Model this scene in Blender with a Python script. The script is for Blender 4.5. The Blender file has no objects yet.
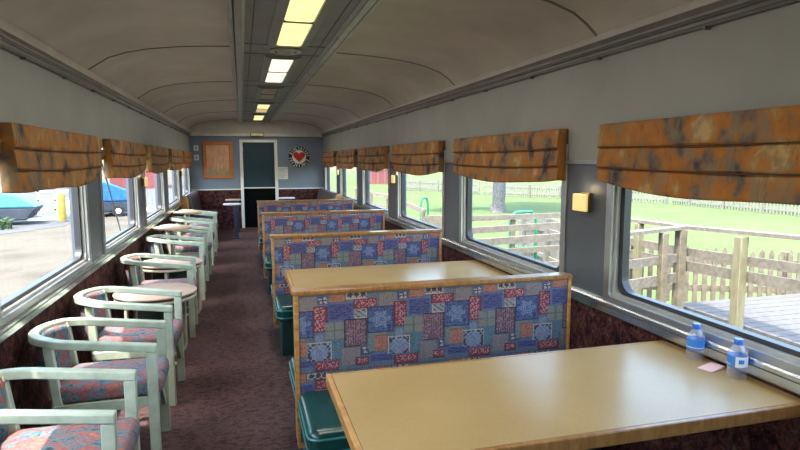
import bpy, bmesh, math, random
from mathutils import Vector, Matrix
random.seed(7)
PI = math.pi
SC = bpy.context.scene
COL = SC.collection
H = 1.55
XL, XR, YB, YF = -1.09, 1.865, 13.65, -3.2
PITCH = 2.137

# ------------------------------------------------------------------ materials
def lin(c):
    return tuple(((v/255)/12.92 if v/255 <= .04045 else ((v/255+.055)/1.055)**2.4) for v in c)

class NT:
    def __init__(s, name):
        s.m = bpy.data.materials.new(name); s.m.use_nodes = True
        s.t = s.m.node_tree; s.n = s.t.nodes; s.l = s.t.links
        s.b = s.n['Principled BSDF']; s.out = s.n['Material Output']
    def add(s, t, **k):
        n = s.n.new(t)
        for a, v in k.items(): setattr(n, a, v)
        return n
    def link(s, a, b): s.l.new(a, b)
    def pos(s, scale=(1, 1, 1), rot=(0, 0, 0), obj=False):
        mp = s.add('ShaderNodeMapping')
        mp.inputs['Scale'].default_value = scale; mp.inputs['Rotation'].default_value = rot
        if obj:
            s.link(s.add('ShaderNodeTexCoord').outputs['Object'], mp.inputs[0])
        else:
            s.link(s.add('ShaderNodeNewGeometry').outputs['Position'], mp.inputs[0])
        return mp.outputs[0]
    def noise(s, vec, scale, detail=4, rough=.55, dist=0):
        n = s.add('ShaderNodeTexNoise')
        n.inputs['Scale'].default_value = scale; n.inputs['Detail'].default_value = detail
        n.inputs['Roughness'].default_value = rough; n.inputs['Distortion'].default_value = dist
        s.link(vec, n.inputs['Vector']); return n
    def ramp(s, fac, stops, const=False):
        r = s.add('ShaderNodeValToRGB'); e = r.color_ramp.elements
        if const: r.color_ramp.interpolation = 'CONSTANT'
        while len(e) < len(stops): e.new(.5)
        for el, (p, c) in zip(e, stops): el.position = p; el.color = (*lin(c), 1)
        s.link(fac, r.inputs[0]); return r.outputs[0]
    def mix(s, fac, a, b, mode='MIX'):
        n = s.add('ShaderNodeMix', data_type='RGBA', blend_type=mode)
        if isinstance(fac, (int, float)): n.inputs[0].default_value = fac
        else: s.link(fac, n.inputs[0])
        for v, i in ((a, 6), (b, 7)):
            if isinstance(v, tuple): n.inputs[i].default_value = (*lin(v), 1)
            else: s.link(v, n.inputs[i])
        return n.outputs[2]
    def bump(s, fac, strength=.2, dist=.01):
        b = s.add('ShaderNodeBump'); b.inputs['Strength'].default_value = strength
        b.inputs['Distance'].default_value = dist
        s.link(fac, b.inputs['Height']); s.link(b.outputs[0], s.b.inputs['Normal'])
    def base(s, c):
        if isinstance(c, tuple): s.b.inputs['Base Color'].default_value = (*lin(c), 1)
        else: s.link(c, s.b.inputs['Base Color'])
    def set(s, rough=.5, metal=0, spec=.5, coat=0):
        s.b.inputs['Roughness'].default_value = rough; s.b.inputs['Metallic'].default_value = metal
        s.b.inputs['Specular IOR Level'].default_value = spec; s.b.inputs['Coat Weight'].default_value = coat
        return s.m

def plain(name, c, rough=.5, metal=0, spec=.5, var=.12, scale=6, coat=0, bump=0):
    n = NT(name)
    v = n.noise(n.pos(), scale, 5)
    dk = tuple(x*(1-var) for x in c); lt = tuple(min(255, x*(1+var*.6)) for x in c)
    n.base(n.ramp(v.outputs[0], [(.3, dk), (.7, lt)]))
    if bump: n.bump(n.noise(n.pos(), scale*12, 3).outputs[0], bump)
    return n.set(rough, metal, spec, coat)

def wood(name, a, b, scale=(2, 2, 30), rough=.45, coat=0):
    n = NT(name)
    v = n.noise(n.pos(scale=scale), 3, 5, .6, .6)
    n.base(n.ramp(v.outputs[0], [(.3, a), (.68, b)]))
    return n.set(rough, coat=coat)

def emit(name, c, s):
    n = NT(name); n.base(c)
    n.b.inputs['Emission Color'].default_value = (*lin(c), 1)
    n.b.inputs['Emission Strength'].default_value = s
    return n.set(.6)

M = {}
M['upper'] = plain('upper_wall_paint', (146, 146, 139), .5, var=.05, scale=2)
M['pier'] = plain('pier_paint', (84, 90, 102), .38, var=.05, scale=3)
M['endwall'] = plain('end_wall_paint', (118, 130, 146), .55, var=.05, scale=2)
M['cream'] = plain('cream_paint', (214, 207, 194), .5, var=.05)
M['white'] = plain('white_paint', (225, 225, 222), .45, var=.04)
n = NT('vault_paint')
v = n.noise(n.pos(scale=(1, 1, 1)), 1.6, 8, .65)
v2 = n.noise(n.pos(scale=(3, 1, 1)), 14, 5, .6)
c = n.ramp(v.outputs[0], [(.25, (178, 170, 160)), (.7, (212, 204, 194))])
n.base(n.mix(n.ramp(v2.outputs[0], [(.5, (0, 0, 0)), (.8, (90, 90, 90))]), c, (196, 190, 182)))
n.bump(n.noise(n.pos(), 40, 3).outputs[0], .1)
M['vault'] = n.set(.5)
M['seam'] = plain('seam_paint', (122, 115, 107), .45)
M['cornicegrey'] = plain('cornice_grey', (112, 110, 104), .4, metal=.2, var=.08)
M['panelgrey'] = plain('ceiling_panel_grey', (134, 137, 136), .42, var=.08, scale=5)
M['steelgrey'] = plain('strip_grey', (186, 186, 182), .3, metal=.4, var=.08)
M['darkgrey'] = plain('dark_grey', (64, 64, 64), .5)
M['alu'] = plain('brushed_aluminium', (168, 170, 174), .3, metal=.75, var=.06, scale=9)
M['alupaint'] = plain('grey_sill_metal', (186, 190, 196), .22, metal=.85, var=.08, scale=7)
M['rubber'] = plain('window_rubber', (46, 48, 52), .45, metal=0, var=.1)
n = NT('carpet')
p = n.pos(scale=(1, 1, 1))
a = n.noise(n.pos(scale=(5, 9, 5)), 3.4, 6, .7, .4)
b = n.noise(p, 70, 4, .7)
d = n.noise(p, 1.4, 3)
c1 = n.ramp(a.outputs[0], [(.34, (28, 21, 22)), (.45, (59, 46, 46)), (.54, (105, 83, 81)), (.64, (56, 47, 55))])
c2 = n.ramp(b.outputs[0], [(.35, (31, 22, 22)), (.65, (117, 87, 85))])
c3 = n.mix(.38, c1, c2)
n.base(n.mix(.25, c3, n.ramp(d.outputs[0], [(.35, (37, 28, 27)), (.65, (97, 78, 78))])))
n.bump(b.outputs[0], .5, .01)
M['carpet'] = n.set(.95, spec=.1)
n = NT('wainscot_cloth')
a = n.noise(n.pos(), 16, 6, .75, .6); b = n.noise(n.pos(scale=(1, 1, .7)), 60, 4, .7, .3)
c1 = n.ramp(a.outputs[0], [(.36, (20, 14, 18)), (.46, (54, 28, 32)), (.53, (104, 54, 46)), (.59, (74, 64, 56)), (.68, (142, 92, 72))])
n.base(n.mix(n.ramp(b.outputs[0], [(.44, (0, 0, 0)), (.60, (215, 215, 215))]), c1, (30, 22, 30)))
n.bump(b.outputs[0], .4, .008)
M['wainscot'] = n.set(.9, spec=.15)
n = NT('valance_cloth')
vec = n.pos(scale=(1, 1, .8), rot=(.5, 0, 0))
a = n.noise(vec, 8, 3, .5, .25)
b = n.noise(n.pos(scale=(1, 1, .6), rot=(-.5, 0, 0)), 11, 4, .6, .3)
d = n.noise(n.pos(scale=(1, 2.2, .7), rot=(.6, 0, 0)), 24, 4, .65, .6)
c1 = n.ramp(a.outputs[0], [(.32, (66, 55, 57)), (.40, (106, 92, 83)), (.46, (150, 103, 55)), (.54, (172, 106, 42)), (.62, (161, 121, 70)), (.70, (185, 154, 106))])
c2 = n.mix(n.ramp(b.outputs[0], [(.50, (0, 0, 0)), (.62, (226, 226, 217))]), c1, (130, 114, 91))
n.base(n.mix(n.ramp(d.outputs[0], [(.58, (0, 0, 0)), (.70, (209, 209, 201))]), c2, (108, 66, 36)))
n.bump(n.noise(n.pos(), 60, 3).outputs[0], .2)
M['valance'] = n.set(.75, spec=.3)
M['valance_lining'] = plain('valance_lining', (112, 98, 82), .85)
n = NT('chair_cloth')
vec = n.pos(scale=(1, 1.7, 1.2), rot=(.3, .2, .6))
a = n.noise(vec, 13, 6, .72, .5)
b = n.noise(n.pos(scale=(1, 2.4, 1.2), rot=(.3, .4, .9)), 26, 5, .75, 1.2)
a2 = n.noise(vec, 55, 4, .7, .3)
c0_ = n.ramp(a.outputs[0], [(.36, (34, 62, 82)), (.43, (77, 123, 134)), (.485, (115, 139, 141)), (.515, (136, 102, 114)), (.57, (167, 101, 92)), (.66, (179, 128, 102))])
c1 = n.mix(n.ramp(a2.outputs[0], [(.48, (0, 0, 0)), (.56, (159, 155, 155))]), c0_, (110, 71, 94))
c2 = n.mix(n.ramp(b.outputs[0], [(.56, (0, 0, 0)), (.60, (198, 193, 193)), (.67, (0, 0, 0))]), c1, (26, 37, 69))
e = n.noise(vec, 48, 3, .6, .6)
n.base(n.mix(n.ramp(e.outputs[0], [(.6, (0, 0, 0)), (.68, (163, 160, 160))]), c2, (79, 34, 55)))
n.bump(e.outputs[0], .2, .006)
M['chaircloth'] = n.set(.85, spec=.2)
M['chairpaint'] = plain('pale_green_paint', (180, 193, 172), .40, var=.09, scale=16)
M['bareworn'] = wood('worn_bare_wood', (186, 150, 118), (214, 182, 150), (6, 6, 6))
M['pinkboard'] = plain('pinkish_board', (188, 166, 150), .58, var=.05)
M['creamtube'] = plain('cream_tube', (196, 190, 168), .4)
M['darkgreenpaint'] = plain('dull_green_paint', (88, 104, 88), .5)
M['tantop'] = wood('tan_table_top', (196, 160, 122), (220, 190, 154), (6, 6, 6), .4)
M['oak'] = wood('honey_oak', (150, 98, 44), (196, 142, 74), (3, 3, 14), .38, .2)
M['oaklight'] = wood('honey_oak_flat', (128, 86, 44), (170, 122, 68), (14, 2, 4), .38, .2)
n = NT('cream_laminate')
a = n.noise(n.pos(), 3, 5); b = n.noise(n.pos(), 220, 2)
c = n.ramp(a.outputs[0], [(.3, (168, 139, 91)), (.7, (178, 149, 101))])
n.base(n.mix(.06, c, n.ramp(b.outputs[0], [(.4, (150, 120, 80)), (.6, (230, 205, 160))])))
M['laminate'] = n.set(.27, spec=.2)
M['vinyl'] = plain('green_vinyl', (10, 66, 62), .27, var=.2, scale=9, spec=.6, bump=.06)
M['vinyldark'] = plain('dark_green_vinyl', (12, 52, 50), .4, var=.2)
M['welt'] = plain('welting', (60, 128, 118), .35)
M['vinylblack'] = plain('charcoal_vinyl', (52, 50, 56), .3, spec=.6)
M['stripecloth'] = plain('striped_dark_cloth', (80, 66, 72), .6, scale=30, var=.4)
M['benchblue'] = plain('dark_blue_vinyl', (40, 56, 72), .4)
M['bluepole'] = plain('blue_grey_pole', (56, 66, 80), .35, metal=.3)
M['teal'] = plain('teal_panel', (5, 48, 60), .6, var=.1, scale=3)
M['black'] = plain('black_opening', (7, 7, 8), .9, spec=.1)
M['blackenamel'] = plain('black_enamel', (26, 28, 30), .4)
M['red'] = plain('red_enamel', (196, 36, 24), .4)
M['paper'] = plain('white_paper', (212, 214, 210), .8, var=.03)
M['inkgrey'] = plain('grey_ink', (150, 154, 156), .8)
M['pinkpaper'] = plain('pink_paper', (232, 190, 182), .8, var=.04)
M['frameoak'] = wood('orange_frame', (170, 96, 42), (208, 132, 66), (8, 8, 8))
n = NT('salmon_print')
g = n.add('ShaderNodeSeparateXYZ'); n.link(n.pos(), g.inputs[0])
a = n.noise(n.pos(scale=(1, 1, .5)), 9, 4)
r1 = n.ramp(a.outputs[0], [(.3, (206, 142, 106)), (.7, (232, 186, 148))])
mr = n.add('ShaderNodeMapRange'); mr.inputs[1].default_value = 1.42; mr.inputs[2].default_value = 1.26
n.link(g.outputs[2], mr.inputs[0])
n.base(n.mix(mr.outputs[0], r1, n.ramp(n.noise(n.pos(), 16, 3).outputs[0], [(.35, (112, 124, 112)), (.65, (170, 150, 116))])))
M['print'] = n.set(.5)
M['cranes'] = plain('pale_strokes', (230, 196, 160), .6)
M['sconce'] = emit('sconce_shade', (255, 224, 150), .10)
M['sconcebody'] = plain('sconce_metal', (132, 116, 84), .4, metal=.3)
M['lampA'] = emit('diffuser_warm', (255, 243, 168), .22)
M['lampB'] = emit('diffuser_white', (255, 246, 222), .22)
M['lampOff'] = plain('diffuser_unlit', (182, 172, 146), .4)
M['lampDim'] = emit('diffuser_dim', (236, 214, 150), .12)
M['exitbox'] = plain('cream_box', (240, 226, 160), .5)
M['bluecap'] = plain('blue_cap', (50, 110, 214), .4)
M['bluelabel'] = plain('blue_label', (44, 124, 210), .4, var=.04)
M['whitelabel'] = plain('white_label', (226, 230, 236), .45, var=.02)

def glassmat(name, tint, fac, rough=0.0):
    n = NT(name); n.n.remove(n.b)
    t = n.add('ShaderNodeBsdfTransparent'); t.inputs[0].default_value = (*tint, 1)
    g = n.add('ShaderNodeBsdfGlossy'); g.inputs['Roughness'].default_value = rough
    f = n.add('ShaderNodeFresnel'); f.inputs[0].default_value = 1.45
    m = n.add('ShaderNodeMath', operation='MULTIPLY'); m.inputs[1].default_value = fac
    bf = n.add('ShaderNodeMath', operation='SUBTRACT'); bf.inputs[0].default_value = 1
    n.link(n.add('ShaderNodeNewGeometry').outputs['Backfacing'], bf.inputs[1])
    m2 = n.add('ShaderNodeMath', operation='MULTIPLY'); n.link(f.outputs[0], m2.inputs[0]); n.link(bf.outputs[0], m2.inputs[1])
    n.link(m2.outputs[0], m.inputs[0])
    x = n.add('ShaderNodeMixShader'); n.link(m.outputs[0], x.inputs[0])
    n.link(t.outputs[0], x.inputs[1]); n.link(g.outputs[0], x.inputs[2]); n.link(x.outputs[0], n.out.inputs[0])
    return n.m
M['glass'] = glassmat('window_glass', (.97, .985, .98), .25)
M['bottle'] = glassmat('clear_plastic', (.97, .98, .99), 2.2, .08)
_t = M['bottle'].node_tree; _o = _t.nodes['Material Output']; _s = _o.inputs[0].links[0].from_socket
_d = _t.nodes.new('ShaderNodeBsdfTranslucent'); _d.inputs[0].default_value = (.95, .95, .95, 1)
_m = _t.nodes.new('ShaderNodeMixShader'); _m.inputs[0].default_value = .2
_t.links.new(_s, _m.inputs[1]); _t.links.new(_d.outputs[0], _m.inputs[2]); _t.links.new(_m.outputs[0], _o.inputs[0])

# outdoors
n = NT('grass'); a = n.noise(n.pos(), .35, 4); b = n.noise(n.pos(), 9, 5, .7)
c = n.ramp(a.outputs[0], [(.3, (63, 79, 38)), (.7, (79, 93, 51))])
n.base(n.mix(.35, c, n.ramp(b.outputs[0], [(.3, (53, 70, 33)), (.7, (94, 101, 68))])))
M['grass'] = n.set(.9, spec=.1)
n = NT('pale_gravel'); a = n.noise(n.pos(), .5, 6, .7); b = n.noise(n.pos(), 12, 4)
c = n.ramp(a.outputs[0], [(.3, (66, 61, 50)), (.5, (84, 78, 68)), (.62, (87, 82, 71)), (.75, (63, 62, 45))])
n.base(n.mix(.2, c, n.ramp(b.outputs[0], [(.3, (56, 52, 44)), (.7, (94, 88, 78))])))
M['gravel'] = n.set(.95, spec=.1)
M['oldwood'] = wood('weathered_wood', (76, 68, 54), (108, 98, 80), (4, 4, 4), .8)
M['greywood'] = wood('grey_boards', (82, 76, 66), (112, 104, 92), (5, 5, 5), .85)
M['deck'] = wood('deck_planks', (67, 65, 63), (86, 84, 82), (5, 5, 5), .85)
M['ywood'] = wood('treated_post', (93, 88, 66), (114, 107, 82), (8, 8, 2), .8)
M['whitefence'] = plain('whitewashed_picket', (104, 100, 92), .8)
M['trunk'] = plain('grey_bark', (83, 82, 80), .9, var=.35, scale=14)
M['greenpipe'] = plain('green_pipe', (32, 120, 77), .5)
M['redside'] = plain('red_siding', (112, 53, 53), .7)
M['bluetarp'] = plain('blue_tarp', (30, 96, 160), .5, var=.2)
M['skyblue'] = plain('pale_blue_trailer', (67, 128, 152), .5, var=.12)
M['darktrailer'] = plain('slate_trailer', (43, 50, 59), .7, var=.25, scale=3)
M['yellow'] = plain('yellow_bollard', (142, 118, 29), .55)
M['leaf'] = plain('foliage', (46, 69, 32), .8, var=.4, scale=3)
M['shadegrey'] = plain('pavement_shade_grey', (67, 67, 67), .95, var=.15, scale=1.5)  # darker grey painted in for the shadowed part of the yard
M['tyre'] = plain('tyre', (32, 32, 34), .8)
M['roofgrey'] = plain('shed_roof', (150, 152, 154), .6)

# ------------------------------------------------------------------ mesh builder
class MB:
    def __init__(s): s.v = []; s.f = []; s.mi = []; s.cur = 0
    def face(s, idx): s.f.append(idx); s.mi.append(s.cur)
    def box(s, x0, x1, y0, y1, z0, z1, T=None):
        b = len(s.v)
        for x in (x0, x1):
            for y in (y0, y1):
                for z in (z0, z1):
                    p = Vector((x, y, z)); s.v.append(tuple(T @ p) if T else (x, y, z))
        for q in ((0, 1, 3, 2), (4, 6, 7, 5), (0, 4, 5, 1), (2, 3, 7, 6), (0, 2, 6, 4), (1, 5, 7, 3)):
            s.face([b+i for i in q])
        return s
    def beam(s, a, b_, w, h):
        a = Vector(a); b_ = Vector(b_); d = (b_-a); L = d.length; d.normalize()
        up = Vector((0, 0, 1)) if abs(d.z) < .95 else Vector((0, 1, 0))
        sd = d.cross(up).normalized(); up = sd.cross(d)
        T = Matrix((( d.x, sd.x, up.x, a.x), (d.y, sd.y, up.y, a.y), (d.z, sd.z, up.z, a.z), (0, 0, 0, 1)))
        return s.box(0, L, -w/2, w/2, -h/2, h/2, T)
    def prism(s, poly, fn, a, b_):          # poly 2D, fn(p, t) -> 3D
        n = len(poly); b = len(s.v)
        for t in (a, b_):
            for p in poly: s.v.append(tuple(fn(p, t)))
        for i in range(n): s.face([b+i, b+(i+1) % n, b+n+(i+1) % n, b+n+i])
        s.face([b+i for i in range(n)][::-1]); s.face([b+n+i for i in range(n)])
        return s
    def loops(s, rings, closed=True, caps=True):
        b = len(s.v); n = len(rings[0])
        for r in rings: s.v.extend(tuple(p) for p in r)
        for k in range(len(rings)-1):
            for i in range(n if closed else n-1):
                j = (i+1) % n
                s.face([b+k*n+i, b+k*n+j, b+(k+1)*n+j, b+(k+1)*n+i])
        if caps and closed:
            s.face([b+i for i in range(n)][::-1]); s.face([b+(len(rings)-1)*n+i for i in range(n)])
        return s
    def tube(s, pts, r, n=10, close=False):
        pts = [Vector(p) for p in pts]; rings = []; prev = None
        m = len(pts)
        for i, p in enumerate(pts):
            if close: d = pts[(i+1) % m]-pts[(i-1) % m]
            else: d = pts[min(i+1, m-1)]-pts[max(i-1, 0)]
            d.normalize()
            if prev is None:
                a = Vector((0, 0, 1)) if abs(d.z) < .9 else Vector((1, 0, 0))
                u = d.cross(a).normalized()
            else: u = (prev-d*prev.dot(d)).normalized()
            prev = u; w = d.cross(u)
            rr = r[i] if isinstance(r, (list, tuple)) else r
            rings.append([p+(u*math.cos(2*PI*k/n)+w*math.sin(2*PI*k/n))*rr for k in range(n)])
        if close: rings.append(rings[0])
        return s.loops(rings, caps=not close)
    def lathe(s, prof, c=(0, 0, 0), n=32):
        return s.loops([[(c[0]+r*math.cos(2*PI*k/n), c[1]+r*math.sin(2*PI*k/n), c[2]+z) for k in range(n)] for r, z in prof])
    def build(s, name, mats, parent=None, smooth=False, bevel=0, loc=None, seg=2, solid=0, subsurf=0):
        me = bpy.data.meshes.new(name); me.from_pydata(s.v, [], s.f)
        if not isinstance(mats, (list, tuple)): mats = [mats]
        for m in mats: me.materials.append(m)
        for p, i in zip(me.polygons, s.mi): p.material_index = i
        bm = bmesh.new(); bm.from_mesh(me); bmesh.ops.remove_doubles(bm, verts=bm.verts, dist=1e-6)
        bmesh.ops.recalc_face_normals(bm, faces=bm.faces); bm.to_mesh(me); bm.free()
        o = bpy.data.objects.new(name, me); COL.objects.link(o)
        if parent: o.parent = parent
        if loc: o.location = loc
        if solid:
            md = o.modifiers.new('s', 'SOLIDIFY'); md.thickness = solid; md.offset = 0
        if bevel:
            md = o.modifiers.new('b', 'BEVEL'); md.width = bevel; md.segments = seg; md.limit_method = 'ANGLE'; md.angle_limit = .7
        if subsurf:
            md = o.modifiers.new('u', 'SUBSURF'); md.levels = subsurf; md.render_levels = subsurf
        if smooth or bevel:
            for p in me.polygons: p.use_smooth = True
            if not smooth or True:
                try:
                    me.set_sharp_from_angle(angle=.7)
                except Exception: pass
        return o

def tag(o, label=None, cat=None, group=None, kind=None):
    if label: o['label'] = label
    if cat: o['category'] = cat
    if group: o['group'] = group
    if kind: o['kind'] = kind
    return o
def thing(name, label, cat, loc=(0, 0, 0), rz=0, group=None):
    o = bpy.data.objects.new(name, None); COL.objects.link(o); o.empty_display_size = .1
    o.location = loc; o.rotation_euler = (0, 0, rz)
    return tag(o, label, cat, group)
def struct(name, mb, mat, parent=None, **k):
    o = mb.build(name, mat, parent, **k)
    if not parent: o['kind'] = 'structure'
    return o
def kids(o): return [c for c in o.children]
def dup(root, label, loc=None, rz=None, group=None):
    def cp(o, par):
        c = o.copy(); COL.objects.link(c)
        if par: c.parent = par
        for ch in kids(o): cp(ch, c)
        return c
    r = cp(root, None)
    if loc is not None: r.location = loc
    if rz is not None: r.rotation_euler = (0, 0, rz)
    r['label'] = label
    if group: r['group'] = group
    return r
def rrect(w, h, r, n=6):      # rounded rectangle centred on 0
    pts = []
    for cx, cy, a0 in ((w/2-r, h/2-r, 0), (-w/2+r, h/2-r, 90), (-w/2+r, -h/2+r, 180), (w/2-r, -h/2+r, 270)):
        for k in range(n+1):
            a = math.radians(a0+90*k/n); pts.append((cx+r*math.cos(a), cy+r*math.sin(a)))
    return pts

# ------------------------------------------------------------------ shell
struct('floor', MB().box(XL-.12, XR+.12, YF, YB+1.2, -.08, 0), M['carpet'])

ROPEN = [(.913+PITCH*k, 2.63+PITCH*k) for k in range(-1, 6)]
LOPEN = [(.783+PITCH*k, 2.473+PITCH*k) for k in range(-1, 6)]
Z0, Z1 = .80, 1.66
def side_wall(name, xi, xo, openings, wmat):
    mb = MB()
    a, b = min(xi, xo), max(xi, xo)
    mb.cur = 0; mb.box(a, b, YF, YB, 0, Z0)                       # below the sill
    mb.cur = 1; mb.box(a, b, YF, YB, Z1, 2.2)
    ys = YF
    for (o0, o1) in openings+[(YB, YB)]:
        if o0 > ys:
            mb.cur = 2; mb.box(a, b, ys, o0, Z0, 1.53)
            mb.cur = 1; mb.box(a, b, ys, o0, 1.53, Z1)
        ys = o1
    return struct(name, mb, [M['wainscot'], M['upper'], M['pier']])
side_wall('wall_right', XR, XR+.11, ROPEN, None)
side_wall('wall_left', XL, XL-.11, LOPEN, None)

# sill rails along both walls, seams between wall zones
def sill(name, X, s):
    poly = [(0, .735), (-.022, .735), (-.025, .74), (-.025, .792), (-.02, .80), (-.012, .80), (-.010, .812), (0, .812)]
    o = struct(name, MB().prism(poly, lambda p, t: (X+s*p[0], t, p[1]), YF, YB), M['alupaint'])
    g = MB()
    g.prism([(-.0262, .772), (-.025, .772), (-.025, .777), (-.0262, .777)], lambda p, t: (X+s*p[0], t, p[1]), YF, YB)
    struct('groove', g, M['darkgrey'], o)
    return o
sill('trim_1', XR, 1); sill('trim_2', XL, -1)
def cornice(name, X, s):
    poly = [(0, 2.085), (-.018, 2.085), (-.022, 2.092), (-.022, 2.112), (-.034, 2.118), (-.036, 2.14), (-.03, 2.165), (-.012, 2.175), (0, 2.175)]
    o = struct(name, MB().prism(poly, lambda p, t: (X+s*p[0], t, p[1]), YF, YB), M['cornicegrey'])
    g = MB().prism([(-.0365, 2.121), (-.034, 2.121), (-.034, 2.129), (-.0365, 2.129)], lambda p, t: (X+s*p[0], t, p[1]), YF, YB)
    g.prism([(-.023, 2.094), (-.021, 2.094), (-.021, 2.099), (-.023, 2.099)], lambda p, t: (X+s*p[0], t, p[1]), YF, YB)
    struct('groove', g, M['darkgrey'], o)
    c = MB()
    for k in range(16): c.box(X-s*.03, X, 2.0+k*.74, 2.014+k*.74, 2.074, 2.086)
    struct('clip', c, M['cornicegrey'], o)
cornice('trim_3', XR, 1); cornice('trim_4', XL, -1)
def rail(name, X, s, ops):
    mb = MB(); ys = YF
    for o0, o1 in ops+[(YB, YB)]:
        if o0-ys > .05: mb.box(min(X, X-s*.016), max(X, X-s*.016), ys, o0, 1.522, 1.546)
        ys = o1
    return struct(name, mb, M['alu'], bevel=.003)
rail('trim_5', XR, 1, ROPEN); rail('trim_6', XL, -1, LOPEN)

# vaulted ceiling
CX = .387
prof = [(XR, 2.165), (XR-.002, 2.205), (1.80, 2.262), (1.715, 2.318), (1.588, 2.362), (1.43, 2.396), (1.22, 2.421), (1.0, 2.436), (.78, 2.445)]
lprof = [(2*CX-x, z+.006) for x, z in prof]
lprof[0] = (XL, 2.165); lprof[1] = (XL+.002, 2.225)
poly = prof+lprof[::-1]+[(XL-.11, 2.165), (XL-.11, 2.56), (XR+.11, 2.56), (XR+.11, 2.165)]
struct('ceiling', MB().prism(poly, lambda p, t: (p[0], t, p[1]), YF, YB+.01), M['vault'], smooth=True)
ceil = bpy.data.objects['ceiling']
for side, ys in ((prof, [.65+PITCH*k for k in range(-1, 7)]), (lprof, [.63+2.125*k for k in range(-1, 7)])):
    for y in ys:
        rings = []
        for i, (x, z) in enumerate(side):
            dx = -.004 if side is prof else .004
            rings.append([(x+dx*.3, y-.012, z+.002), (x+dx, y-.004, z-.006), (x+dx, y+.004, z-.006), (x+dx*.3, y+.012, z+.002)])
        struct('seam_rib', MB().loops(rings), M['seam'], ceil, smooth=True)
# cove band: lighter fascia line either side
for nm, X, s, za in (('trim_7', XR, 1, 2.205), ('trim_8', XL, -1, 2.225)):
    struct(nm, MB().prism([(0, 2.172), (-.01, 2.172), (-.012, za-.004), (-.006, za+.006), (0, za+.004)], lambda p, t: (X+s*p[0], t, p[1]), YF, YB), M['vault'], smooth=True)

# centre ceiling panel and channel strips
mb = MB(); mb.box(.05, .66, YF, YB, 2.418, 2.46)
cp = struct('trim_9', mb, M['panelgrey'])
def strip(name, x0, x1, flip):
    w = x1-x0
    poly = [(0, 2.46), (0, 2.405), (.012, 2.392), (.03, 2.392), (.034, 2.404), (.042, 2.404), (.046, 2.386), (w-.02, 2.386), (w-.016, 2.40), (w, 2.41), (w, 2.46)]
    if flip: poly = [(w-a, b) for a, b in poly]
    o = struct(name, MB().prism(poly, lambda p, t: (x0+p[0], t, p[1]), YF, YB), M['steelgrey'])
    q = (.035, .041) if not flip else (w-.041, w-.035)
    struct('groove', MB().box(x0+q[0], x0+q[1], YF, YB, 2.4025, 2.406), M['darkgrey'], o)
strip('trim_10', -.055, .05, False); strip('trim_11', .66, .765, True)
FIX = [(.78, 2.36), (2.93, 4.50), (5.05, 6.60), (7.15, 8.45), (9.15, 10.75), (11.4, 12.8)]
sm = MB()
for i in range(len(FIX)-1):
    y0, y1 = FIX[i][1]+.06, FIX[i+1][0]-.06
    for y in (y0+.02, y1-.02): sm.box(.052, .658, y-.004, y+.004, 2.4145, 2.419)
for x in (.10, .61): sm.box(x-.003, x+.003, YF, YB, 2.4145, 2.419)
struct('panel_joint', sm, M['darkgrey'], cp)

# end wall with its doorway
DX0, DX1, DZ = .03, .76, 1.965
mb = MB()
mb.cur = 0; mb.box(XL-.11, DX0, YB, YB+.08, 0, .885); mb.box(DX1, XR+.11, YB, YB+.08, 0, .885)
mb.cur = 1; mb.box(XL-.11, DX0, YB, YB+.08, .885, 2.09); mb.box(DX1, XR+.11, YB, YB+.08, .885, 2.09); mb.box(DX0, DX1, YB, YB+.08, DZ, 2.09)
mb.cur = 2; mb.box(XL-.11, XR+.11, YB, YB+.08, 2.09, 2.6)
struct('wall_back', mb, [M['wainscot'], M['endwall'], M['cream']])
struct('trim_12', MB().box(XL, XR, YB-.09, YB, 2.085, 2.15), M['cream'], bevel=.006)
struct('trim_13', MB().box(XL, DX0-.05, YB-.012, YB, .88, .905).box(DX1+.05, XR, YB-.012, YB, .88, .905), M['white'])
mb = MB().box(DX0-.055, DX0+.012, YB-.03, YB+.02, 0, DZ+.05).box(DX1-.012, DX1+.055, YB-.03, YB+.02, 0, DZ+.05).box(DX0+.012, DX1-.012, YB-.03, YB+.02, DZ-.01, DZ+.05)
struct('trim_14', mb, M['white'], bevel=.005)
d = struct('door_1', MB().box(DX0+.012, DX1-.012, YB+.035, YB+.075, .93, DZ-.01), M['teal'])
struct('ledge', MB().box(DX0+.012, DX1-.012, YB+.0, YB+.075, .905, .93), M['white'], d)
struct('lower_leaf', MB().box(DX0+.012, DX1-.012, YB+.06, YB+.075, .0, .905), M['black'], d)
struct('hinge', MB().box(DX0+.012, DX0+.02, YB+.028, YB+.036, 1.2, 1.3).box(DX0+.012, DX0+.02, YB+.028, YB+.036, 1.75, 1.85), M['alu'], d)
mb = MB(); mb.cur = 0; mb.box(XL-.11, XR+.11, YF-.08, YF, 0, .885); mb.cur = 1; mb.box(XL-.11, XR+.11, YF-.08, YF, .885, 2.09); mb.cur = 2; mb.box(XL-.11, XR+.11, YF-.08, YF, 2.09, 2.6)
struct('wall_front', mb, [M['wainscot'], M['endwall'], M['cream']])

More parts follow.
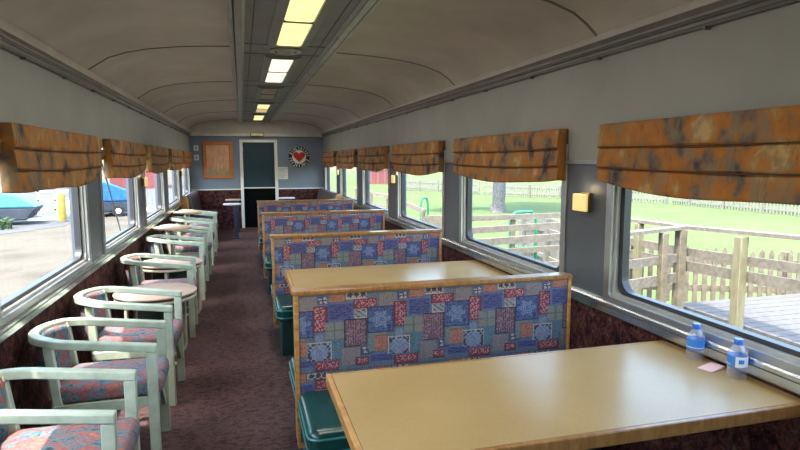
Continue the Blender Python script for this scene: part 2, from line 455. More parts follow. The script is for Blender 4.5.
# windows
def ring(mb, X0, X1, ya, yb, za, zb, t, ro, ri, off=0):
    cy, cz = (ya+yb)/2, (za+zb)/2; w, h = yb-ya, zb-za
    o = rrect(w, h, max(ro, .001)); i_ = rrect(w-2*t, h-2*t, max(ri, .001))
    n = len(o); b = len(mb.v)
    for X, ps in ((X0, o), (X0, i_), (X1, i_), (X1, o)):
        for p in ps: mb.v.append((X, cy+p[0], cz+p[1]))
    for L in range(4):
        for k in range(n):
            j = (k+1) % n
            mb.face([b+L*n+k, b+L*n+j, b+((L+1) % 4)*n+j, b+((L+1) % 4)*n+k])
wn = 1
for X, s, ops in ((XR, 1, ROPEN), (XL, -1, LOPEN)):
    for (a, b) in ops:
        fr = MB(); ring(fr, X-s*.012, X+s*.05, a-.012, b+.012, Z0-.021, Z1-.02, .052, .004, .02)
        w = struct('window_%d' % wn, fr, M['alu'], bevel=.003); wn += 1
        g = MB(); ring(g, X+s*.008, X+s*.06, a+.038, b-.038, Z0+.027, Z1-.06, .020, .02, .05)
        struct('inner_frame', g, M['steelgrey'], w)
        g = MB(); ring(g, X+s*.028, X+s*.068, a+.056, b-.056, Z0+.033, Z1-.07, .034, .05, .07)
        struct('gasket', g, M['rubber'], w)
        g = MB().box(min(X+s*.062, X+s*.067), max(X+s*.062, X+s*.067), a+.075, b-.075, Z0+.050, Z1-.09)
        struct('glass', g, M['glass'], w)

# ------------------------------------------------------------------ valances
def valance(X, s, y0, y1, label, group, rn, rf, ph):
    z_top, D = 1.728, .052
    root = thing('valance', label, 'window valance', (X, (y0+y1)/2, z_top), 0, group)
    W = y1-y0; N = 36; R = 26
    plan = [(0, -W/2), (.6, -W/2)]+[(1, -W/2+W*k/N) for k in range(N+1)]+[(.6, W/2), (0, W/2)]
    def lines(u):                                    # depth below the top of fold 1, fold 2 and the hem
        hem = .340-(rn if u < 0 else rf)*abs(u)**3.2+.006*math.sin(5*u+ph)
        return [0, .118+.008*(1-u*u), .222+.014*(1-u*u), hem]
    def bulge(u, t, q): return .006+.010*q**1.5+.004*math.sin(PI*q)+(.003 if t < 2 and q > .93 else 0)+.003*math.sin(7*u+1.7*t+ph)*q
    rings = []
    for d, y in plan:
        u = y/(W/2); L = lines(u); col = []
        for t in range(3):
            for r in range(9 if t < 2 else 10):
                q = r/9; z = L[t]+(L[t+1]-L[t])*q
                col.append((-s*(D*d+bulge(u, t, q)*d), y, -z))
        rings.append(col)
    MB().loops(rings, closed=False, caps=False).build('cloth', [M['valance']], root, smooth=True, solid=.006)
    MB().box(min(0, -s*D), max(0, -s*D), -W/2+.008, W/2-.008, -.02, -.002).build('mounting_board', M['oldwood'], root)
    for t in (0, 1):                                 # stitched fold lines
        pts = []
        for k in range(N+1):
            u = -1+2*k/N
            pts.append((-s*(D+bulge(u, t, .98)), u*W/2, -lines(u)[t+1]+.002))
        MB().tube(pts, .0035, 6).build('fold_seam', M['darkseam'], root, smooth=True)
    return root
M['darkseam'] = plain('fold_seam_brown', (88, 56, 30), .9)
ordr = ['over the window beside the two water bottles', 'just past the big wall lamp on the right', 'third along the right wall, above the second booth back', 'fourth along the right wall, past the middle wall lamp', 'on the right wall, second from the far end', 'on the right wall at the far corner by the emblem']
for k in range(6):
    y0 = .913+PITCH*k
    valance(XR, 1, y0, y0+1.735, 'orange brown tiered valance '+ordr[k], 'valances on the booth side', .04, .05, k*1.3)
ordl = ['nearest to the camera', 'second along, past the first grey pier', 'third from the near end', 'fourth from the near end', 'farthest, beside the framed picture wall']
for k in range(5):
    y0 = 3.11+PITCH*k
    y1 = y0+1.746 if k < 4 else YB-.25
    valance(XL, -1, y0, y1, 'golden brown tiered valance above the armchairs, '+ordl[k], 'valances on the armchair side', .015, .09, k*1.7+.4)

# ------------------------------------------------------------------ sconces
def sconce(X, s, y, label):
    r = thing('wall_sconce', label, 'wall lamp', (X, y, 1.31), 0, 'square wall lamps on the piers')
    MB().box(min(-s*.02, 0), max(-s*.02, 0), -.045, .045, -.055, .055).build('back_plate', M['sconcebody'], r, bevel=.004)
    MB().box(min(-s*.018, -s*.04), max(-s*.018, -s*.04), -.056, .056, -.04, .04).build('housing', M['sconcebody'], r, bevel=.003)
    MB().box(min(-s*.038, -s*.056), max(-s*.038, -s*.056), -.066, .066, -.048, .048).build('shade', M['sconce'], r, bevel=.006)
    lt = bpy.data.lights.new('sconce_bulb', 'POINT'); lt.energy = .05; lt.color = (1, .76, .42); lt.shadow_soft_size = .03
    for dz in (.075,):
        b = bpy.data.objects.new('sconce_bulb', lt); COL.objects.link(b); b.parent = r; b.location = (-s*.05, 0, dz)
sconce(XR, 1, 2.83, 'square yellow glowing wall lamp on grey pier between the two nearest right windows')
sconce(XR, 1, 6.96, 'small yellow wall lamp on right pier between third and fourth valances')
sconce(XR, 1, 11.22, 'tiny yellow wall lamp on farthest right pier near the end bench')
sconce(XL, -1, 7.05, 'small yellow wall lamp on left pier beside the third armchair-side valance')
sconce(XL, -1, 11.30, 'tiny yellow wall lamp on left pier near the framed picture')

# ------------------------------------------------------------------ ceiling lights
mats = [('lampA', 'lampA'), ('lampA', 'lampA'), ('lampB', 'lampB'), ('lampOff', 'lampOff'), ('lampA', 'lampDim'), ('lampA', 'lampA')]
labs = ['warm ceiling light right overhead', 'warm yellow lit ceiling light, the largest and nearest in view', 'bright white lit ceiling light, second from the near end', 'unlit dull tan ceiling light, third from the near end', 'ceiling light with one dim and one warm panel, fourth along', 'small yellow ceiling light farthest away, above the doorway end']
for (y0, y1), ms, lb in zip(FIX, mats, labs):
    L = y1-y0; r = thing('ceiling_light', lb, 'ceiling light', (.37, (y0+y1)/2, 2.418), 0, 'lights along the ceiling panel')
    mb = MB()
    for x0, x1 in ((-.155, -.098), (.098, .155)):
        s = -1 if x0 < 0 else 1
        mb.prism([(s*.155, 0), (s*.15, -.012), (s*.10, -.028), (s*.092, -.028), (s*.092, 0)], lambda p, t: (p[0], t, p[1]), -L/2-.02, L/2+.02)
    for y in (-L/2-.02, L/2-.012): mb.box(-.092, .092, y, y+.032, -.028, 0)
    mb.build('frame', M['panelgrey'], r)
    for (a, b), m in zip(((-L/2+.014, -.012), (.012, L/2-.014)), ms):
        o = MB().prism([(px, py) for px, py in rrect(.178, b-a, .03, 4)], lambda p, t: (p[0], p[1]+(a+b)/2, t), -.022, -.004).build('diffuser', M[m], r, bevel=.003)
        if ms[0] != ms[1]: o['label'] = 'dim tan diffuser panel' if m == 'lampDim' else 'lit yellow diffuser panel'
    if ms[0] != 'lampOff':
        al = bpy.data.lights.new('tube_lamp', 'AREA'); al.shape = 'RECTANGLE'; al.size = .17; al.size_y = L*.9; al.energy = 3.2; al.color = (1, .96, .88)
        ao = bpy.data.objects.new('tube_lamp', al); COL.objects.link(ao); ao.parent = r; ao.location = (0, 0, -.032)
    MB().box(-.092, .092, -.012, .012, -.026, 0).build('divider', M['darkgrey'], r)
v = thing('ceiling_vent', 'round grey air vent in the ceiling panel between the two nearest lights', 'vent', (.37, 4.775, 2.418))
MB().lathe([(.12, 0), (.125, -.012), (.10, -.022), (.092, -.012), (.07, -.012), (.06, -.022), (.03, -.026), (.001, -.026)]).build('rim', M['steelgrey'], v, smooth=True)
MB().lathe([(.098, -.006), (.098, -.013), (.064, -.013), (.064, -.006)]).build('slot', M['darkgrey'], v)

# ------------------------------------------------------------------ booth benches
PB = {'teal': (98, 120, 128), 'red': (146, 40, 62), 'redlt': (214, 158, 150), 'blue': (74, 84, 142), 'blued': (46, 52, 98), 'taupe': (138, 128, 122),
      'leaf': (52, 66, 104), 'cream': (196, 188, 170), 'orange': (188, 124, 92), 'black': (50, 54, 66), 'hblue': (74, 100, 154), 'flower': (138, 158, 178),
      'sage': (138, 144, 128), 'mauve': (142, 98, 108), 'mauved': (98, 62, 78), 'lat': (124, 146, 168), 'tealS': (88, 134, 146), 'edge': (30, 32, 44), 'ltgreen': (120, 140, 128)}
RECT = [  # x0,y0,x1,y1,type in a 370 x 395 repeat
 (0, 0, 370, 395, 'teal'),
 (-70, 12, 18, 92, 'taupe'), (300, 12, 388, 92, 'taupe'), (18, 12, 70, 56, 'leaf'), (74, 0, 146, 48, 'orange'), (148, -4, 246, 36, 'eyes'),
 (0, 62, 62, 192, 'redV'), (66, 50, 180, 142, 'blue'), (182, 36, 292, 88, 'redH'), (184, 88, 246, 136, 'pale'), (246, 80, 370, 214, 'flower'), (50, 148, 142, 234, 'sage'),
 (138, 138, 246, 280, 'stripe'), (-30, 242, 80, 338, 'lattice'), (5, 200, 45, 244, 'knob'), (80, 228, 126, 340, 'tealS'), (126, 284, 210, 374, 'taupe'),
 (213, 274, 275, 326, 'leaf'), (0, 340, 116, 388, 'redH'), (190, 336, 250, 376, 'redH'), (250, 218, 335, 314, 'ltgreen'), (276, 232, 338, 310, 'orange'), (258, 320, 370, 372, 'blue'),
 (340, 242, 450, 338, 'lattice')]
rnd = random.Random(3)
def hsh(i, j): return (math.sin(i*127.1+j*311.7)*43758.5453) % 1
def patch(u, v):
    row = math.floor(v/395); v -= 395*row; u = (u+row*180) % 370
    k = PB['teal']; n_ = hsh(int(u/4), int(v/4))
    for (x0, y0, x1, y1, t) in RECT:
        for du in (0, 370, -370):
            x = u+du
            if x0 <= x < x1 and y0 <= v < y1:
                a, b = x-x0, v-y0; w, h = x1-x0, y1-y0; e = min(a, b, w-a, h-b)
                if t in ('redV', 'redH'):
                    q = a if t == 'redV' else b; W_ = w if t == 'redV' else h; l_ = b if t == 'redV' else a
                    k = PB['red']
                    if e > 8 and math.sin(l_*.40+1.2*math.sin(q*.33))*math.sin(q*.42+math.sin(l_*.21)*1.6) > .22: k = PB['redlt']
                    if e < 4: k = (108, 30, 48)
                elif t == 'blue':
                    k = PB['blue']
                    if math.sin(b*.42+1.5*math.sin(a*.07)) > .55 and e > 10: k = PB['blued']
                    if e < 6: k = (96, 118, 166)
                elif t == 'taupe': k = PB['taupe'] if n_ > .4 else (150, 140, 134)
                elif t == 'leaf':
                    k = PB['leaf']
                    for cx, cy in ((.3, .35), (.7, .3), (.35, .72), (.72, .7)):
                        if ((a/w-cx)/.16)**2+((b/h-cy)/.11)**2 < 1: k = PB['cream']
                    if e < 4: k = (88, 104, 132)
                elif t == 'orange': k = PB['orange'] if n_ > .3 else (168, 100, 78)
                elif t == 'eyes':
                    k = PB['black']
                    for cx in (.2, .5, .8):
                        rr = math.hypot((a/w-cx)*w, (b/h-.5)*h)
                        if 12 < rr < 17: k = PB['cream']
                    if e < 4: k = PB['cream']
                elif t == 'pale':
                    k = (158, 166, 156)
                    if (a-b*1.2) % 30 < 7: k = PB['black']
                    if e < 5: k = PB['cream']
                elif t == 'flower':
                    k = PB['hblue']
                    rr = math.hypot(a-w/2, b-h/2); an = math.atan2(b-h/2, a-w/2)
                    if rr < 40+10*math.cos(6*an): k = PB['flower'] if math.sin(rr*.5+an*3) > .1 else (88, 114, 158)
                    elif hsh(int(u/7), int(v/7)) > .72: k = PB['blued']
                    if e < 4: k = PB['blued']
                elif t == 'sage':
                    k = PB['sage']
                    if abs(b-h/2) < 4 or abs(a-w/2) < 4: k = (98, 116, 96)
                elif t == 'stripe':
                    k = PB['mauve'] if math.sin(a*.55+.6*math.sin(b*.1)) > -.1 else PB['mauved']
                    if n_ > .85: k = (168, 140, 140)
                    if e < 5: k = PB['edge']
                elif t == 'lattice':
                    k = PB['lat'] if math.hypot(a-w/2, b-h/2-4) < 42 else PB['black']
                    if (a+b) % 26 < 4 or (a-b) % 26 < 4: k = (160, 174, 186)
                    if e < 5: k = PB['cream']
                elif t == 'knob':
                    if ((a/w-.5)/.5)**2+((b/h-.55)/.5)**2 < 1: k = PB['lat']
                elif t == 'tealS': k = PB['tealS'] if n_ > .35 else (80, 112, 128)
                elif t == 'ltgreen': k = PB['ltgreen']
                else: k = PB['teal']
                if t != 'knob' and e < 2: k = tuple(c_*.8 for c_ in k)
    g = .93+.14*hsh(int(u/3)+5, int(v/3))
    m = sum(k)/3
    return tuple(min(255, (c_*.97+m*.03)*g*w_) for c_, w_ in zip(k, (.83, .78, .82)))

nf = NT('patchwork_upholstery')
at = nf.add('ShaderNodeAttribute', attribute_name='patch')
nz = nf.noise(nf.pos(), 240, 2)
nf.base(nf.mix(.12, at.outputs['Color'], nf.ramp(nz.outputs[0], [(.35, (30, 30, 36)), (.65, (190, 186, 184))])))
nf.bump(nz.outputs[0], .15, .004)
M['patch'] = nf.set(.8, spec=.25)

BX0, BX1 = .235, 1.715
def patch_panel():
    """upholstered panel, both faces share one pattern grid; local x 0..W, z 0..Hh, front faces -Y"""
    W, Hh, d = BX1-BX0, .745, .0062
    nx, nz_ = int(W/d), int(Hh/d)
    verts, faces, cols = [], [], []
    for j in range(nz_+1):
        for i in range(nx+1):
            x, z = W*i/nx, Hh*j/nz_
            puff = .010*min(1, min(x, W-x)/.03)**.5*min(1, min(z, Hh-z)/.03)**.5
            verts.append((x, -.030-puff, z))
    for j in range(nz_):
        for i in range(nx):
            a = j*(nx+1)+i
            faces.append((a, a+1, a+nx+2, a+nx+1))
            u = (W*(i+.5)/nx)/.0011-72; v = (Hh-Hh*(j+.5)/nz_)/.0010+6
            cols.append(patch(u, v))
    me = bpy.data.meshes.new('upholstery'); me.from_pydata(verts, [], faces)
    ca = me.color_attributes.new('patch', 'FLOAT_COLOR', 'CORNER')
    buf = []
    for c_ in cols:
        l = lin(c_)
        buf.extend((l[0], l[1], l[2], 1)*4)
    ca.data.foreach_set('color', buf)
    me.materials.append(M['patch'])
    for p in me.polygons: p.use_smooth = True
    return me
PM = patch_panel()

def cushion(mb, x0, x1, y0, y1, z0, z1, r=.035, crown=.012):
    nx, ny = 14, 8
    # rounded box: stacked rounded rectangles with a crowned top
    cx, cy = (x0+x1)/2, (y0+y1)/2; w, h = x1-x0, y1-y0
    rings = []
    for k in range(7):
        a = PI/2*k/6; rings.append((r*(1-math.sin(a)), z0+r*(1-math.cos(a))))
    rings = [(r*(1-math.sin(PI/2*k/5)), z0+r*(1-math.cos(PI/2*k/5))) for k in range(6)]+[(r*(1-math.cos(PI/2*k/5)), z1-r+r*math.sin(PI/2*k/5)) for k in range(6)]
    rr = []
    for ins, z in rings: rr.append([(cx+p[0], cy+p[1], z) for p in rrect(w-2*ins, h-2*ins, max(.05-ins, .012))])
    for f in (.86, .6, .3, .02):
        rr.append([(cx+p[0]*f, cy+p[1]*f, z1+crown*(1-f*f)) for p in rrect(w-2*r, h-2*r, .02)])
    mb.loops(rr); return mb

def make_booth(label):
    r = thing('booth_bench', label, 'booth bench', (BX0-.03, 2.753, 0), 0, 'back to back booth benches')
    ox = BX0-.03
    def X(x): return x-ox
    MB().box(X(BX0)-.005, X(BX1)+.005, .012, .066, .12, .898).build('back_core', M['oak'], r)
    MB().box(X(.213), X(1.734), -.008, .078, .900, .922).build('top_cap', M['oaklight'], r, bevel=.005)
    MB().box(X(.224), X(.245), 0, .074, .16, .900).build('end_trim', M['oak'], r, bevel=.003)
    MB().box(X(1.713), X(1.732), 0, .074, .16, .900).build('end_trim', M['oak'], r, bevel=.003)
    f = bpy.data.objects.new('upholstery', PM); COL.objects.link(f); f.parent = r; f.location = (X(BX0), .043, .15)
    f2 = bpy.data.objects.new('upholstery', PM); COL.objects.link(f2); f2.parent = r; f2.location = (X(BX1), .035, .15); f2.rotation_euler = (0, 0, PI)
    for y0, y1, b0, b1 in ((-.47, .005, -.37, .02), (.075, .55, .06, .45)):
        c_ = cushion(MB(), X(.232), X(1.71), y0, y1, .30, .425).build('seat_cushion', M['vinyl'], r, smooth=True)
        for z in (.335, .392):
            pts = [(X(.971)+p[0]*1.001, (y0+y1)/2+p[1]*1.003, z) for p in rrect(1.478, y1-y0, .05)]
            MB().tube(pts, .005, 6, close=True).build('welt', M['welt'], c_, smooth=True)
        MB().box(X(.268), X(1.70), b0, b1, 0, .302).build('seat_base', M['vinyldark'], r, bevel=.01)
    return r
labsB = ['wooden capped booth bench in blue and red patchwork, nearest, behind the front table', 'patchwork booth bench with green seats, second from the front', 'patchwork booth bench with oak cap, third from the front', 'patchwork booth bench, fourth and farthest in the row']
b0 = make_booth(labsB[0])
for k in range(1, 4): dup(b0, labsB[k], (BX0-.03, 2.753+PITCH*k+(0, .0, .03, .0)[k], 0))

# ------------------------------------------------------------------ booth tables
def make_table(y0, y1, label):
    x0, x1 = .294, 1.862; w, h = x1-x0, y1-y0
    r = thing('dining_table', label, 'table', ((x0+x1)/2, (y0+y1)/2, 0), 0, 'cream topped booth tables')
    e = .02
    MB().box(-w/2+e, w/2, -h/2+e, h/2-e, .687, .715).build('tabletop', M['laminate'], r)
    mb = MB().box(-w/2, -w/2+e, -h/2, h/2, .670, .7155)
    mb.build('edge_band', M['oak'], r, bevel=.004)
    MB().box(-w/2+e, w/2, -h/2, -h/2+e, .670, .7155).build('edge_band', M['oaklight'], r, bevel=.004)
    MB().box(-w/2+e, w/2, h/2-e, h/2, .670, .7155).build('edge_band', M['oaklight'], r, bevel=.004)
    MB().lathe([(.035, .03), (.035, .655)], (-.30, 0, 0), 20).build('post', M['blackenamel'], r, smooth=True)
    MB().lathe([(.20, 0), (.20, .012), (.05, .035), (.001, .035)], (-.30, 0, 0), 28).build('foot', M['blackenamel'], r, smooth=True)
    MB().box(-.45, .45, -.20, .20, .655, .687).build('under_frame', M['darkgrey'], r)
    MB().box(w/2-.03, w/2-.001, -.2, .2, .60, .670).build('wall_bracket', M['darkgrey'], r)
    return r
make_table(1.455, 2.185, 'long cream laminate table with oak edge holding two water bottles')
make_table(3.70, 4.42, 'cream laminate table between the first and second booth benches')
make_table(5.91, 6.63, 'cream table mostly hidden between the second and third booth benches')
make_table(8.05, 8.77, 'cream table mostly hidden between the third and fourth booth benches')

# ------------------------------------------------------------------ bottles and paper
def bottle(x, y, rz, label, turn):
    r = thing('water_bottle', label, 'bottle', (x, y, .715), rz, 'small water bottles')
    prof = [(.001, .004), (.020, .001), (.030, .004), (.0335, .012), (.0335, .022), (.032, .027), (.0335, .032), (.032, .038), (.0335, .044), (.034, .05), (.034, .095), (.0335, .101), (.030, .112), (.022, .123), (.0155, .129), (.0135, .133), (.0135, .140)]
    MB().lathe(prof, n=28).build('body', M['bottle'], r, smooth=True)
    c_ = MB().lathe([(.001, .139), (.0155, .139), (.0158, .141), (.0158, .152), (.0145, .155), (.001, .155)], n=28).build('cap', M['bluecap'], r, smooth=True)
    MB().lathe([(.0145, .133), (.0158, .133), (.0158, .138), (.0145, .138)], n=28).build('neck_ring', M['bluecap'], r, smooth=True)
    def wrap(a0, a1, z0, z1, rad):
        n_ = 14; mb = MB()
        rings = []
        for k in range(n_+1):
            a = math.radians(a0+(a1-a0)*k/n_); ca, sa = math.cos(a), math.sin(a)
            rings.append([(rad*ca, rad*sa, z0), (rad*ca, rad*sa, z1), ((rad-.0008)*ca, (rad-.0008)*sa, z1), ((rad-.0008)*ca, (rad-.0008)*sa, z0)])
        return mb.loops(rings)
    lb = wrap(0, 360, .052, .093, .0348).build('label', M['bluelabel'], r, smooth=True)
    wrap(turn, turn+95, .0525, .0925, .0352).build('label_panel', M['whitelabel'], lb, smooth=True)
    wrap(turn+105, turn+330, .058, .0605, .0353).build('label_line', M['whitelabel'], lb, smooth=True)
    q = wrap(turn+18, turn+50, .066, .082, .0356).build('label_mark', M['bluelabel'], lb)
M['water'] = glassmat('water', (.93, .96, .98), .7)
bottle(1.806, 1.925, 0, 'small clear water bottle with solid blue label, farther of two on front table', 20)
bottle(1.804, 1.712, .4, 'small clear water bottle with white panel on blue label, nearer of two on front table', 190)
pp = MB(); T = Matrix.Rotation(.25, 4, 'Z')
pp.box(-.045, .045, -.03, .03, 0, .0012, T)
pp.prism([(-.045, .0013), (-.045, .0024), (.045, .010), (.045, .0086)], lambda p, t: T @ Vector((p[0], t, p[1])), -.03, .03)
tag(pp.build('paper_slip', M['pinkpaper'], loc=(1.79, 1.82, .7156)), 'folded pale pink paper slip lying between the two bottles', 'paper')

# ------------------------------------------------------------------ armchairs
def upath(inset=0, n=16, y_w=.212, xf=.285, xb=-.30):
    w = y_w-inset; xb = xb+inset
    rad = w; cx = xb+rad*.92
    pts = [(xf, -w)]
    for k in range(1, 5): pts.append((xf+(cx-xf)*k/4, -w))
    for k in range(1, n):
        a = -PI/2-PI*k/n; pts.append((cx+rad*.92*math.cos(a), w*math.sin(a)))
    for k in range(0, 5): pts.append((cx+(xf-cx)*k/4, w))
    return pts
def railz(x): return .628+.064*min(1, max(0, (.285-x)/.5))
def make_chair(label, worn=False):
    r = thing('armchair', label, 'armchair', (0, 0, 0), 0, 'pale green tub armchairs along the windows')
    P_ = upath(); rings = []
    for i, (x, y) in enumerate(P_):
        a = Vector(P_[max(i-1, 0)]); b = Vector(P_[min(i+1, len(P_)-1)]); d = (b-a).normalized(); nrm = Vector((d.y, -d.x))
        z = railz(x); hw = .024
        o, q = Vector((x, y))+nrm*hw, Vector((x, y))-nrm*hw
        rings.append([(o.x, o.y, z-.021), (o.x, o.y, z+.018), (q.x, q.y, z+.018), (q.x, q.y, z-.021)])
    MB().loops(rings).build('arm_rail', M['chairpaint'], r, bevel=.006, smooth=True)
    if worn:
        mb = MB()
        rr = [[(p[0], p[1], p[2]+.0012) if k in (1, 2) else (p[0]*1.001, p[1]*1.001, p[2]+.02) for k, p in enumerate(g)] for g in rings[5:20]]
        mb.loops(rr); o = mb.build('worn_rail_top', M['bareworn'], r, smooth=True); o['label'] = 'worn bare wood top of the rail'
    for s in (-1, 1):
        MB().box(.235, .282, s*.212-.02, s*.212+.02, 0, .61).build('front_leg', M['chairpaint'], r, bevel=.004)
        MB().beam((-.13, s*.195, 0), (-.205, s*.165, .665), .04, .036).build('rear_leg', M['chairpaint'], r, bevel=.004)
        MB().box(-.19, .24, s*.194-.012, s*.194+.012, .325, .375).build('seat_rail', M['chairpaint'], r, bevel=.003)
        MB().beam((.258, s*.21, .17), (.258, s*.06, .335), .022, .03).build('corner_brace', M['chairpaint'], r, bevel=.003)
    MB().box(.238, .268, -.205, .205, .325, .375).build('seat_rail', M['chairpaint'], r, bevel=.003)
    MB().box(-.205, -.18, -.175, .175, .325, .375).build('seat_rail', M['chairpaint'], r, bevel=.003)
    cushion(MB(), -.20, .30, -.188, .188, .368, .462, .035, .016).build('seat_cushion', M['chaircloth'], r, smooth=True)
    Q = upath(.036); rings = []; m = 0
    for i, (x, y) in enumerate(Q[7:18]):
        i += 7
        a = Vector(Q[i-1]); b = Vector(Q[min(i+1, len(Q)-1)]); d = (b-a).normalized(); nrm = Vector((d.y, -d.x))
        o, q = Vector((x, y))+nrm*.010, Vector((x, y))-nrm*.030
        zt = railz(x)-.004
        rings.append([(o.x, o.y, .40), (o.x, o.y, zt-.01), ((o.x+q.x)/2, (o.y+q.y)/2, zt+.006), (q.x, q.y, zt-.012), (q.x, q.y, .40)])
    MB().loops(rings).build('backrest', M['chaircloth'], r, bevel=.008, smooth=True)
    for e in (rings[0], rings[-1]):
        MB().tube([e[4], e[3], e[2], e[1]], .004, 6).build('piping', M['bareworn'], r, smooth=True)
    return r
chs = [(2.41, 0, 'nearest, cut off by the picture edge'), (3.20, 1, 'second from the near end'), (4.0, -2, 'in front of the nearest round table'),
       (5.45, 1, 'just behind the nearest round table'), (6.85, 2, 'just behind the second round table'), (7.95, -2, 'third from the far end of the row'),
       (9.05, 1, 'second from the far end of the row'), (10.35, 0, 'last one before the corner bench')]
c0 = None
for y, a, lb in chs:
    lb = 'pale green tub armchair with floral seat, '+lb
    if c0 is None: c0 = make_chair(lb); c0.location = (-.752, y, 0)
    else: dup(c0, lb, (-.722, y, 0), math.radians(a))

# round cocktail tables
def round_table(y, label):
    r = thing('round_table', label, 'side table', (-.66, y, 0), .3, 'round tables between the armchairs')
    MB().lathe([(.001, .545), (.292, .545), (.298, .549), (.298, .557), (.292, .561), (.001, .561)], n=48).build('tabletop', M['pinkboard'], r, smooth=True)
    MB().lathe([(.27, .505), (.288, .505), (.292, .511), (.292, .522), (.288, .528), (.27, .528)], n=48).build('lower_rim', M['creamtube'], r, smooth=True)
    MB().lathe([(.001, .526), (.12, .526), (.12, .547), (.001, .547)], n=32).build('spacer', M['darkgreenpaint'], r)
    for k in range(2):
        T = Matrix.Rotation(PI/2*k+.5, 4, 'Z')
        pts = [T @ Vector((p[0], 0, p[1]+.266)) for p in rrect(.52, .50, .07, 6)]
        MB().tube(pts, .014, 8, close=True).build('leg_loop', M['creamtube'], r, smooth=True)
        pts = [T @ Vector((p[0], 0, p[1]+.29)) for p in rrect(.36, .40, .06, 6)]
        MB().tube(pts, .010, 8, close=True).build('inner_loop', M['creamtube'], r, smooth=True)
        MB().box(-.17, .17, -.004, .004, .10, .48, T).build('panel', M['darkgreenpaint'], r)
    return r
t1 = round_table(4.66, 'low round pinkish table between the third and fourth armchairs')
dup(t1, 'low round pale table between the fourth and fifth armchairs', (-.70, 5.99, 0), 1.0)
def tan_table(y, label):
    r = thing('pedestal_table', label, 'side table', (-.835, y, 0), 0, 'small tan topped tables by the left wall')
    MB().lathe([(.001, .722), (.212, .722), (.218, .728), (.218, .742), (.212, .746), (.001, .746)], n=40).build('tabletop', M['tantop'], r, smooth=True)
    MB().lathe([(.03, .03), (.024, .3), (.03, .722)], n=16).build('post', M['creamtube'], r, smooth=True)
    MB().lathe([(.17, 0), (.17, .012), (.04, .04), (.001, .04)], n=28).build('foot', M['creamtube'], r, smooth=True)
    return r

tan_table(7.45, 'small round tan topped table behind the fifth armchair by the wall')
tan_table(9.62, 'small round tan topped table behind the seventh armchair by the wall')
# ------------------------------------------------------------------ far end: benches and small tables
def end_bench(X, s, y0, y1, label, back, seat):
    r = thing('wall_bench', label, 'bench', (X, (y0+y1)/2, 0), 0)
    L = (y1-y0)/2
    # backrest profile: leans towards the wall, rounded top
    pr = [(.02, .42), (.02, .84)]+[(.09+.07*math.cos(PI-a), .84+.06*math.sin(a)) for a in [PI*k/8 for k in range(1, 8)]]+[(.17, .82), (.22, .42)]
    MB().prism(pr, lambda p, t: (-s*p[0], t, p[1]), -L+.03, L).build('backrest', back, r, smooth=True, bevel=.006)
    MB().prism([(0.0, .0), (0.0, .90), (.10, .90), (.13, .82), (.15, .45), (.42, .40), (.42, 0)], lambda p, t: (-s*p[0], t, p[1]), -L, -L+.03).build('end_panel', M['oak'], r, bevel=.004)
    mb = MB(); cushion(mb, min(-s*.18, -s*.56), max(-s*.18, -s*.56), -L+.03, L, .34, .45)
    mb.build('seat_cushion', seat, r, smooth=True)
    MB().box(min(-s*.04, -s*.48), max(-s*.04, -s*.48), -L+.03, L, 0, .345).build('base', seat, r)
    return r
end_bench(XL, -1, 11.25, 13.4, 'dark vinyl bench along the left wall below the framed picture', M['vinylblack'], M['benchblue'])
end_bench(XR, 1, 11.05, 13.4, 'dark cloth bench along the right wall behind the last booth', M['stripecloth'], M['vinyldark'])
def end_table(x, y, ztop, label, w=.17, topm='white', d=.13):
    r = thing('pedestal_table', label, 'small table', (x, y, 0), 0, 'small end tables by the door wall')
    MB().prism(rrect(w*2, d*2, d*.95, 8), lambda p, t: (p[0], p[1], t), ztop-.028, ztop).build('tabletop', M[topm], r, bevel=.006)
    MB().prism(rrect(.08, .10, .03, 4), lambda p, t: (p[0]+.07, p[1], t), .02, ztop-.028).build('post', M['bluepole'], r, smooth=True)
    MB().prism(rrect(.16, .22, .05, 4), lambda p, t: (p[0]+.07, p[1], t), 0, .02).build('foot', M['bluepole'], r)
    return r
end_table(-.20, 11.85, .70, 'small white topped table on blue-grey post left of the doorway', topm='whitelabel')
end_table(-.19, 13.0, .71, 'small tan topped table behind the white one, against the end wall', topm='pinkboard')
end_table(.93, 12.7, .745, 'small white table right of the doorway, behind the last booth', .18, 'whitelabel')

# ------------------------------------------------------------------ end wall items
y = YB
r = thing('framed_picture', 'large orange framed picture of pale birds on the end wall', 'picture', (-.495, y, 1.555))
w, h = .64, .82
mb = MB()
for a, b, c_, d_ in ((-w/2, w/2, h/2-.075, h/2), (-w/2, w/2, -h/2, -h/2+.075), (-w/2, -w/2+.075, -h/2+.075, h/2-.075), (w/2-.075, w/2, -h/2+.075, h/2-.075)): mb.box(a, b, -.035, 0, c_, d_)
mb.build('frame', M['frameoak'], r, bevel=.008)
MB().box(-w/2+.07, w/2-.07, -.012, -.002, -h/2+.07, h/2-.07).build('print', M['print'], r)
mb = MB()
for cx, cz, s in ((-.08, .02, 1), (.06, -.04, .8), (-.02, -.10, .9), (.13, .0, .6)):
    mb.tube([(cx, -.014, cz-.18*s), (cx+.01, -.0145, cz), (cx-.02*s, -.0145, cz+.12*s), (cx+.03*s, -.014, cz+.19*s)], [.012, .02, .008, .005], 6)
mb.build('bird_figure', M['cranes'], r, smooth=True)

